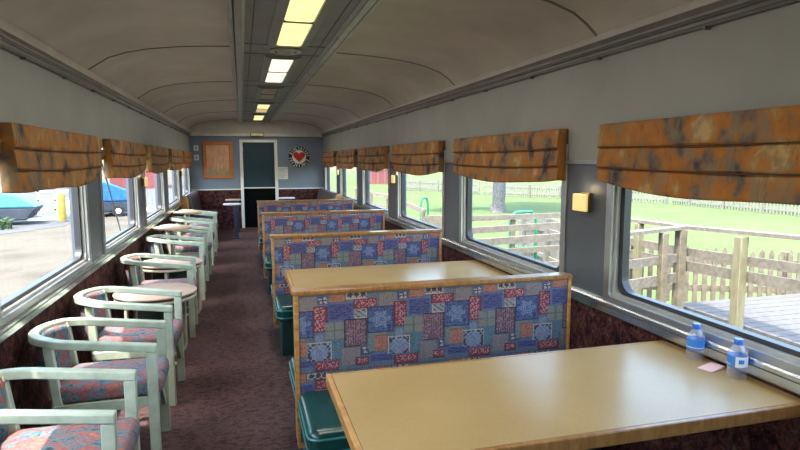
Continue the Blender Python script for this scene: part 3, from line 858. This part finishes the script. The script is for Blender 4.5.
r = thing('round_emblem_sign', 'round black railway emblem with red heart and ring of white letters', 'wall emblem', (1.305, y, 1.62))
def disc(rad, y0, y1, n_=48): return MB().prism([(rad*math.cos(2*PI*k/n_), rad*math.sin(2*PI*k/n_)) for k in range(n_)], lambda p, t: (p[0], t, p[1]), y0, y1)
disc(.255, -.02, 0).build('disc', M['blackenamel'], r)
mb = MB(); ring_pts = []
b = 0
for R_, R2 in ((.255, .246),):
    n_ = 48
    mb.loops([[(R_*math.cos(2*PI*k/n_), yy, R_*math.sin(2*PI*k/n_)) for yy in (-.022, -.018)] + [(R2*math.cos(2*PI*k/n_), yy, R2*math.sin(2*PI*k/n_)) for yy in (-.018, -.022)] for k in range(n_+1)])
mb.build('rim', M['inkgrey'], r)
# ring of block letters, strokes only as far as they can be made out
mb = MB(); G = 22
strokes = [[(-.4, 0, .4, 0), (0, -.5, 0, .5)], [(-.4, -.5, -.4, .5), (.4, -.5, .4, .5), (-.4, 0, .4, 0)], [(-.4, -.5, 0, .5), (0, .5, .4, -.5)], [(-.4, -.5, -.4, .5), (-.4, .5, .4, .5), (-.4, -.5, .4, -.5)], [(0, -.5, 0, .5)]]
for k in range(G):
    a = 2*PI*k/G
    if k % 11 == 5: continue
    T = Matrix.Rotation(-a, 4, 'Y') @ Matrix.Translation((0, 0, .204))
    for (x0, z0, x1, z1) in strokes[(k*3+k//5) % 5]:
        p0 = T @ Vector((x0*.036, -.022, z0*.062)); p1 = T @ Vector((x1*.036, -.022, z1*.062))
        mb.beam(p0, p1, .012, .012)
mb.build('lettering', M['white'], r)
disc(.158, -.026, -.018).build('centre_disc', M['white'], r)
hp = []
for k in range(48):
    t = 2*PI*k/48; hp.append((16*math.sin(t)**3*.0086, (13*math.cos(t)-5*math.cos(2*t)-2*math.cos(3*t)-math.cos(4*t))*.0086+.012))
MB().prism(hp, lambda p, t: (p[0], t, p[1]), -.034, -.025).build('heart', M['red'], r)

r = thing('paper_notice', 'white printed paper notice taped right of the doorway', 'notice', (.93, y+.001, 1.25))
MB().box(-.11, .11, -.004, 0, -.14, .14).build('sheet', M['paper'], r)
mb = MB()
for k in range(9): mb.box(-.085, .085-.03*(k % 3), -.0052, -.0038, .10-k*.026, .108-k*.026)
mb.build('print_lines', M['inkgrey'], r)
r = thing('emergency_light_box', 'cream box light on the beam above the doorway', 'light box', (.37, y-.088, 2.12))
MB().box(-.155, .155, -.06, 0, -.04, .045).build('housing', M['sconcebody'], r, bevel=.01)
MB().box(-.135, .135, -.066, -.058, -.026, .031).build('cover', M['exitbox'], r, bevel=.004)
for z, lb in ((1.82, 'upper white wall plate left of the framed picture'), (1.61, 'lower white wall plate left of the framed picture')):
    r = thing('switch_plate', lb, 'switch', (-.955, y, z), 0, 'wall plates by the picture')
    MB().box(-.05, .05, -.01, 0, -.06, .06).build('plate', M['white'], r, bevel=.003)
    MB().box(-.018, .018, -.016, -.009, -.03, .03).build('rocker', M['inkgrey'], r, bevel=.002)

# ------------------------------------------------------------------ outdoors, right
GZ = -1.2
struct('lawn', MB().box(XR+.3, 90, -60, 140, GZ-.3, GZ), M['grass'])
struct('pavement', MB().box(-90, XR+.3, -60, 140, GZ-.3, GZ), M['gravel'])
def picket_run(name, label, A, B, ztop, zbot, sp, pw, mat, pointed=True, posts=2.4, rails=(.25, .75), group=None):
    A = Vector((*A, 0)); B = Vector((*B, 0)); L = (B-A).length; d = (B-A)/L; nrm = Vector((-d.y, d.x, 0))
    zt = ztop if isinstance(ztop, tuple) else (ztop, ztop); zb_ = zbot if isinstance(zbot, tuple) else (zbot, zbot)
    r = thing(name, label, 'fence', (A.x, A.y, zb_[0]), 0, group)
    mb = MB(); k = 0; n_ = int(L/sp); rg = random.Random(11)
    for k in range(n_):
        t = (k+.5)*sp/L; c_ = d*((k+.5)*sp); dz = zb_[0]+(zb_[1]-zb_[0])*t-zb_[0]; hh = (zt[0]+(zt[1]-zt[0])*t)-(zb_[0]+(zb_[1]-zb_[0])*t)+rg.uniform(-.02, .02)
        poly = [(-pw/2, 0), (pw/2, 0), (pw/2, hh-.05), (0, hh), (-pw/2, hh-.05)] if pointed else [(-pw/2, 0), (pw/2, 0), (pw/2, hh), (-pw/2, hh)]
        mb.prism(poly, lambda p, q: c_+d*p[0]+nrm*q+Vector((0, 0, p[1]+dz)), 0, .02)
    mb.build('picket_row', mat, r)
    for f in rails:
        z0 = (zt[0]-zb_[0])*f; z1 = zb_[1]-zb_[0]+(zt[1]-zb_[1])*f
        MB().beam(d*0+nrm*.045+Vector((0, 0, z0)), d*L+nrm*.045+Vector((0, 0, z1)), .04, .09).build('fence_rail', mat, r)
    k = 0
    while k*posts <= L and posts < 900 and k < 60:
        t = k*posts/L; c_ = d*k*posts+nrm*.1; dz = (zb_[1]-zb_[0])*t; hh = zt[0]+(zt[1]-zt[0])*t-zb_[0]-(zb_[1]-zb_[0])*t
        MB().box(c_.x-.045, c_.x+.045, c_.y-.045, c_.y+.045, dz+min(0, GZ-zb_[0]), dz+hh-.03).build('fence_post', mat, r)
        k += 1
    return r
picket_run('picket_fence', 'long low grey picket fence across the lawn outside the nearest window', (25.9, 4), (25.3, 29.5), -.35, -1.18, .19, .10, M['whitefence'], posts=2.4, group='far lawn fences')
picket_run('picket_fence', 'low grey picket fence behind the tree trunk outside the second window', (25.2, 29.7), (18.0, 41.5), -.25, -1.18, .19, .10, M['whitefence'], posts=2.4, group='far lawn fences')
picket_run('picket_fence', 'distant grey picket fence across the lawn outside the third window', (17.9, 41.7), (13.6, 52), -.15, -1.18, .19, .10, M['whitefence'], posts=2.4, group='far lawn fences')
picket_run('picket_fence', 'weathered picket fence behind the wooden boardwalk outside the nearest window', (5.35, 6.85), (9.4, 5.2), (.36, .22), (-.45, -.45), .122, .062, M['oldwood'], posts=2.0)
picket_run('picket_fence', 'pale picket fence running beside the ramp outside the second window', (5.6, 7.2), (7.4, 14.5), (.42, .15), (-.8, -1.1), .14, .08, M['whitefence'], posts=2.2)

bw = thing('boardwalk', 'wide grey plank boardwalk outside the nearest right window', 'boardwalk', (6.5, 4.0, -.28))
mb = MB()
for k in range(26):
    y0 = -2.2+k*.162
    mb.box(-1.22, .9, y0, y0+.15, -.04, 0)
mb.build('plank_deck', M['deck'], bw)
MB().box(-1.20, -1.16, -2.2, 2.0, -.24, -.04).build('edge_joist', M['oldwood'], bw)
mb = MB()
for k in range(4): mb.box(-1.0+k*.5, -.96+k*.5, -2.2, 2.0, -.22, -.04)
mb.build('joist', M['oldwood'], bw)
for x_, y_ in ((-1.05, 1.8), (-1.05, -.2), (.8, 1.8), (.8, -.2)): MB().box(x_-.05, x_+.05, y_-.05, y_+.05, GZ+.28, -.22).build('pile', M['oldwood'], bw)

def railing(name, label, pts, posts, rails, mat, postmat, bot):
    p0 = Vector(pts[0]); r = thing(name, label, 'railing', (p0.x, p0.y, bot), 0, 'timber railings outside the right windows')
    o = Vector((p0.x, p0.y, bot))
    for dz, w, h_ in rails:
        for a, b in zip(pts[:-1], pts[1:]):
            MB().beam(Vector(a)-o+Vector((0, 0, dz)), Vector(b)-o+Vector((0, 0, dz)), w, h_).build('rail', mat, r)
    for x_, y_, zt, th in posts:
        MB().box(x_-o.x-th/2, x_-o.x+th/2, y_-o.y-th/2, y_-o.y+th/2, GZ-bot, zt-bot).build('post', postmat, r, bevel=.006)
    return r
railing('deck_railing', 'weathered timber railing with posts along the near edge of the boardwalk',
        [(5.16, 7.2, .71), (5.16, 5.68, .735), (5.14, 4.2, .80), (5.13, 2.6, .83)], [(5.07, 4.86, .73, .10), (5.12, 3.6, .76, .10), (5.12, 6.55, .69, .09)],
        [(0, .14, .04), (-.30, .035, .10), (-.47, .035, .12)], M['greywood'], M['ywood'], GZ)
railing('ramp_railing', 'grey timber handrail meeting the boardwalk railing at a corner post',
        [(5.06, 5.70, .735), (3.6, 5.45, .70)], [(5.03, 5.68, .715, .10), (4.72, 5.60, .69, .085), (3.7, 5.47, .68, .09)], [(0, .12, .04), (-.36, .035, .10), (-.60, .035, .12)], M['greywood'], M['oldwood'], GZ)
railing('ramp_railing', 'near grey timber ramp handrail outside the second window',
        [(3.0, 7.35, .40), (5.3, 7.35, .46)], [(3.1, 7.4, .40, .09), (4.6, 7.4, .44, .09), (5.2, 7.4, .44, .09)], [(0, .05, .10), (-.40, .035, .09)], M['greywood'], M['oldwood'], GZ)
railing('ramp_railing', 'middle grey timber ramp handrail outside the second window',
        [(3.4, 8.5, .42), (5.6, 8.5, .47)], [(3.5, 8.55, .42, .09), (5.4, 8.55, .46, .09)], [(0, .05, .10), (-.38, .035, .09)], M['greywood'], M['oldwood'], GZ)
railing('ramp_railing', 'farther grey timber ramp handrail outside the second window',
        [(3.6, 10.0, .45), (6.2, 10.0, .46)], [(3.7, 10.05, .45, .09), (5.0, 10.05, .45, .09), (6.1, 10.05, .45, .09)], [(0, .05, .10), (-.45, .035, .09)], M['greywood'], M['oldwood'], GZ)
railing('ramp_railing', 'pale timber railing stepping down outside the third window',
        [(4.35, 17.6, .42), (4.95, 15.4, .10)], [(4.4, 17.5, .42, .1), (4.65, 16.5, .28, .1), (4.92, 15.5, .12, .1)], [(0, .05, .12), (-.42, .04, .1), (-.84, .04, .1)], M['greywood'], M['oldwood'], GZ)
railing('ramp_railing', 'low pale board barrier at the bottom of the third window',
        [(4.2, 13.1, .08), (5.2, 12.7, .05)], [(4.25, 13.2, .1, .08), (5.15, 12.83, .1, .08)], [(0, .06, .30), (-.4, .05, .2)], M['greywood'], M['greywood'], GZ)
railing('ramp_railing', 'pale timber railing with three boards outside the fourth window',
        [(4.3, 22.5, .40), (5.6, 20.0, .10)], [(4.35, 22.4, .42, .1), (4.78, 21.6, .34, .1), (5.2, 20.8, .24, .1), (5.58, 20.05, .14, .1)], [(0, .05, .12), (-.42, .04, .1), (-.84, .04, .1)], M['greywood'], M['oldwood'], GZ)

# green frames, tree trunk, red shed
def gframe(x, y_, z1, label, w=.7):
    r = thing('green_frame', label, 'green pipe frame', (x, y_, GZ), 0, 'green pipe frames outdoors')
    hh = z1-GZ
    MB().tube([(0, 0, 0), (0, 0, hh-.15), (w*.2, 0, hh), (w*.8, .1, hh), (w, .12, hh-.15), (w, .12, 0)], .035, 8).build('pipe', M['greenpipe'], r, smooth=True)
    MB().box(0, w, .03, .06, hh*.45, hh*.52).build('crossbar', M['greenpipe'], r)
gframe(5.6, 11.4, .40, 'green pipe frame beside the ramp outside the second window')
gframe(5.08, 16.2, .42, 'narrow green pipe frame standing on lawn outside the third window', .26)
tr = thing('tree', 'thick grey tree trunk on the lawn outside the second right window', 'tree', (12.9, 27.6, GZ))
MB().tube([(0, 0, 0), (0, 0, .4), (.05, 0, 2.2), (.1, .1, 4.5), (0, .2, 6.5)], [.46, .35, .32, .3, .25], 14).build('trunk', M['trunk'], tr, smooth=True)
rg = random.Random(5)
mb = MB()
for k in range(26):
    c_ = Vector((rg.gauss(0, 1.6), rg.gauss(0, 1.6), 7+rg.gauss(0, 1.2))); R_ = rg.uniform(.8, 1.5)
    rings = []
    for i in range(1, 8):
        a = PI*i/8; rings.append([(c_.x+R_*math.sin(a)*math.cos(2*PI*j/10)*rg.uniform(.85, 1.1), c_.y+R_*math.sin(a)*math.sin(2*PI*j/10)*rg.uniform(.85, 1.1), c_.z+R_*.8*math.cos(a)) for j in range(10)])
    mb.loops(rings)
mb.build('crown', M['leaf'], tr)
sh = thing('red_shed', 'red sided shed far outside the fourth right window', 'shed', (14.95, 64, GZ))
MB().box(-1.7, 1.7, 0, 4, 0, 2.6).build('wall', M['redside'], sh)
mb = MB()
for k in range(5): mb.box(-1.65+k*.8, -1.55+k*.8, -.03, 0, 0, 2.55)
mb.build('batten', M['whitefence'], sh)
MB().prism([(-.4, 2.6), (2.0, 3.7), (4.4, 2.6)], lambda p, t: (t, p[0], p[1]), -1.9, 1.9).build('roof', M['roofgrey'], sh)

# ------------------------------------------------------------------ outdoors, left
b_ = thing('bollard', 'yellow steel bollard on the pale yard outside the near left window', 'bollard', (-7.85, 29.0, GZ))
MB().lathe([(.16, 0), (.16, 1.2), (.12, 1.28), (.001, 1.3)], n=18).build('pipe', M['yellow'], b_, smooth=True)
MB().lathe([(.24, 0), (.24, .06), (.001, .06)], n=18).build('footing', M['greywood'], b_)
def trailer(x, y_, rz, L, label, tarp, body):
    r = thing('boat_trailer', label, 'trailer', (x, y_, GZ), rz, 'trailers parked in the yard')
    MB().prism([(-L/2, .22), (L/2, .22), (L/2+.4, .74), (-L/2, .74)], lambda p, t: (p[0], t, p[1]), -.9, .9).build('hull', body, r, bevel=.05)
    MB().prism([(-L/2, .74), (L/2+.4, .74), (L/2-.2, 1.25), (0, 1.75), (-L/2+.3, 1.6), (-L/2, 1.3)], lambda p, t: (p[0], t, p[1]), -.92, .92).build('tarp', tarp, r, bevel=.08, smooth=True)
    MB().box(-L/2, L/2+1.2, -.75, -.65, .18, .28).box(-L/2, L/2+1.2, .65, .75, .18, .28).build('chassis', M['white'], r)
    for sx in (-.4, .5):
        for sy in (-.98, .98):
            mb = MB(); mb.prism([(.28*math.cos(2*PI*k/20), .28*math.sin(2*PI*k/20)) for k in range(20)], lambda p, t: (p[0]+sx, t+sy, p[1]+.28), -.1, .1)
            w_ = mb.build('wheel', M['tyre'], r)
            mb = MB(); mb.prism([(.13*math.cos(2*PI*k/16), .13*math.sin(2*PI*k/16)) for k in range(16)], lambda p, t: (p[0]+sx, t+sy, p[1]+.28), -.12, .12)
            mb.build('hub', M['white'], w_)
    return r
trailer(-10.75, 28.6, .12, 3.4, 'pale blue covered trailer parked across the yard outside the near left window', M['skyblue'], M['darktrailer'])
trailer(-6.75, 31.8, .35, 2.6, 'bright blue tarp covered trailer outside the second left window', M['bluetarp'], M['darktrailer'])
fr = thing('white_rack', 'white tubular rack standing behind the yellow bollard', 'rack', (-8.55, 30.6, GZ))
for x_ in (-.7, .0, .7): MB().box(x_-.06, x_+.06, -.05, .05, 0, 1.35).build('upright', M['white'], fr)
for z in (.45, .9, 1.32): MB().box(-.8, .8, -.05, .05, z-.05, z+.05).build('crossbar', M['white'], fr)
disc(.38, -.2, -.1).build('hose_reel', M['white'], fr).location = (.45, 0, .62)
gw = thing('leaning_pole', 'thin slanted metal pole planted in the yard outside the second left window', 'pole', (-3.98, 21.4, GZ))
MB().tube([(0, 0, 0), (.95, -7.0, 2.68)], .018, 8).build('rod', M['darkgrey'], gw)
MB().lathe([(.1, 0), (.09, .12), (.001, .12)], n=14).build('foot', M['steelgrey'], gw)
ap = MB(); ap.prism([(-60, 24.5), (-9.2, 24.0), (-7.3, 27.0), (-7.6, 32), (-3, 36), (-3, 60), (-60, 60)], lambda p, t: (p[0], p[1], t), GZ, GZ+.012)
struct('pavement_shade', ap, M['shadegrey'])  # shadow on the yard, put in as a thin dark sheet over the pavement
pl = thing('ground_plant', 'pale green weedy shrub before the pale blue trailer', 'shrub', (-9.6, 26.6, GZ))
mb = MB(); rg = random.Random(9)
for k in range(90):
    a = rg.uniform(0, 2*PI); r0 = rg.uniform(0, .5); l = rg.uniform(.25, .6); x0, y0 = 1.3*r0*math.cos(a), r0*math.sin(a); b2 = rg.uniform(0, 2*PI)
    dx, dy = math.cos(b2)*l*.6, math.sin(b2)*l*.6
    mb.loops([[(x0-.03, y0, 0), (x0+.03, y0, 0), (x0, y0+.03, 0)], [(x0+dx*.5-.05, y0+dy*.5, l*.6), (x0+dx*.5+.05, y0+dy*.5, l*.6), (x0+dx*.5, y0+dy*.5+.04, l*.6)], [(x0+dx, y0+dy, l*.75), (x0+dx+.01, y0+dy, l*.75), (x0+dx, y0+dy+.01, l*.75)]])
mb.build('leaves', M['leaf'], pl)
for i, (x_, y_, w_, lb) in enumerate(((-10.2, 62, 4.5, 'pale red sided barn far down the yard on the left'), (-17, 58, 5, 'white sided workshop at the back of the yard'))):
    r = thing('barn', lb, 'building', (x_, y_, GZ))
    MB().box(-w_/2, w_/2, 0, 6, 0, 3).build('wall', M['redside'] if i == 0 else M['whitefence'], r)
    MB().prism([(-w_/2-.3, 3), (0, 4.6), (w_/2+.3, 3)], lambda p, t: (p[0], t, p[1]), -.3, 6.3).build('roof', M['roofgrey'], r)
    MB().box(-.8, .8, -.05, 0, 0, 2.2).build('door', M['darktrailer'], r)

# ------------------------------------------------------------------ light
w = bpy.data.worlds.new('world'); SC.world = w; w.use_nodes = True
nt = w.node_tree; bg = nt.nodes['Background']
sky = nt.nodes.new('ShaderNodeTexSky'); sky.sky_type = 'NISHITA'; sky.sun_disc = False
sky.sun_elevation = math.radians(64.5); sky.sun_rotation = math.radians(230)
sky.air_density = 1.3; sky.dust_density = 3.0
hs = nt.nodes.new('ShaderNodeHueSaturation'); hs.inputs['Saturation'].default_value = 1.1
nt.links.new(sky.outputs[0], hs.inputs['Color']); nt.links.new(hs.outputs[0], bg.inputs[0])
bg.inputs[1].default_value = .345
sun = bpy.data.lights.new('sun', 'SUN'); sun.energy = 2.4; sun.angle = math.radians(.6); sun.color = (1, .96, .88)
so = bpy.data.objects.new('sun', sun); COL.objects.link(so); so.location = (-6, -5, 14)
so.rotation_euler = Vector((.37, .30, -1)).to_track_quat('-Z', 'Y').to_euler()

# ------------------------------------------------------------------ camera
cam = bpy.data.cameras.new('camera'); co = bpy.data.objects.new('camera', cam); COL.objects.link(co)
th, ps, ro = math.radians(6.465), math.radians(15.319), math.radians(-.167)
F = Vector((math.sin(ps)*math.cos(th), math.cos(ps)*math.cos(th), -math.sin(th)))
R0 = Vector((math.cos(ps), -math.sin(ps), 0)); U0 = R0.cross(F)
R_ = R0*math.cos(ro)+U0*math.sin(ro); U_ = -R0*math.sin(ro)+U0*math.cos(ro)
co.matrix_world = Matrix(((R_.x, U_.x, -F.x, 0), (R_.y, U_.y, -F.y, 0), (R_.z, U_.z, -F.z, H), (0, 0, 0, 1)))
cam.sensor_width = 36; cam.lens = 36*576/800; cam.clip_start = .02; cam.clip_end = 500
SC.camera = co
vs = SC.view_settings; vs.view_transform = 'Standard'; vs.look = 'None'; vs.gamma = 1; vs.use_curve_mapping = False
vs.exposure = 2.38
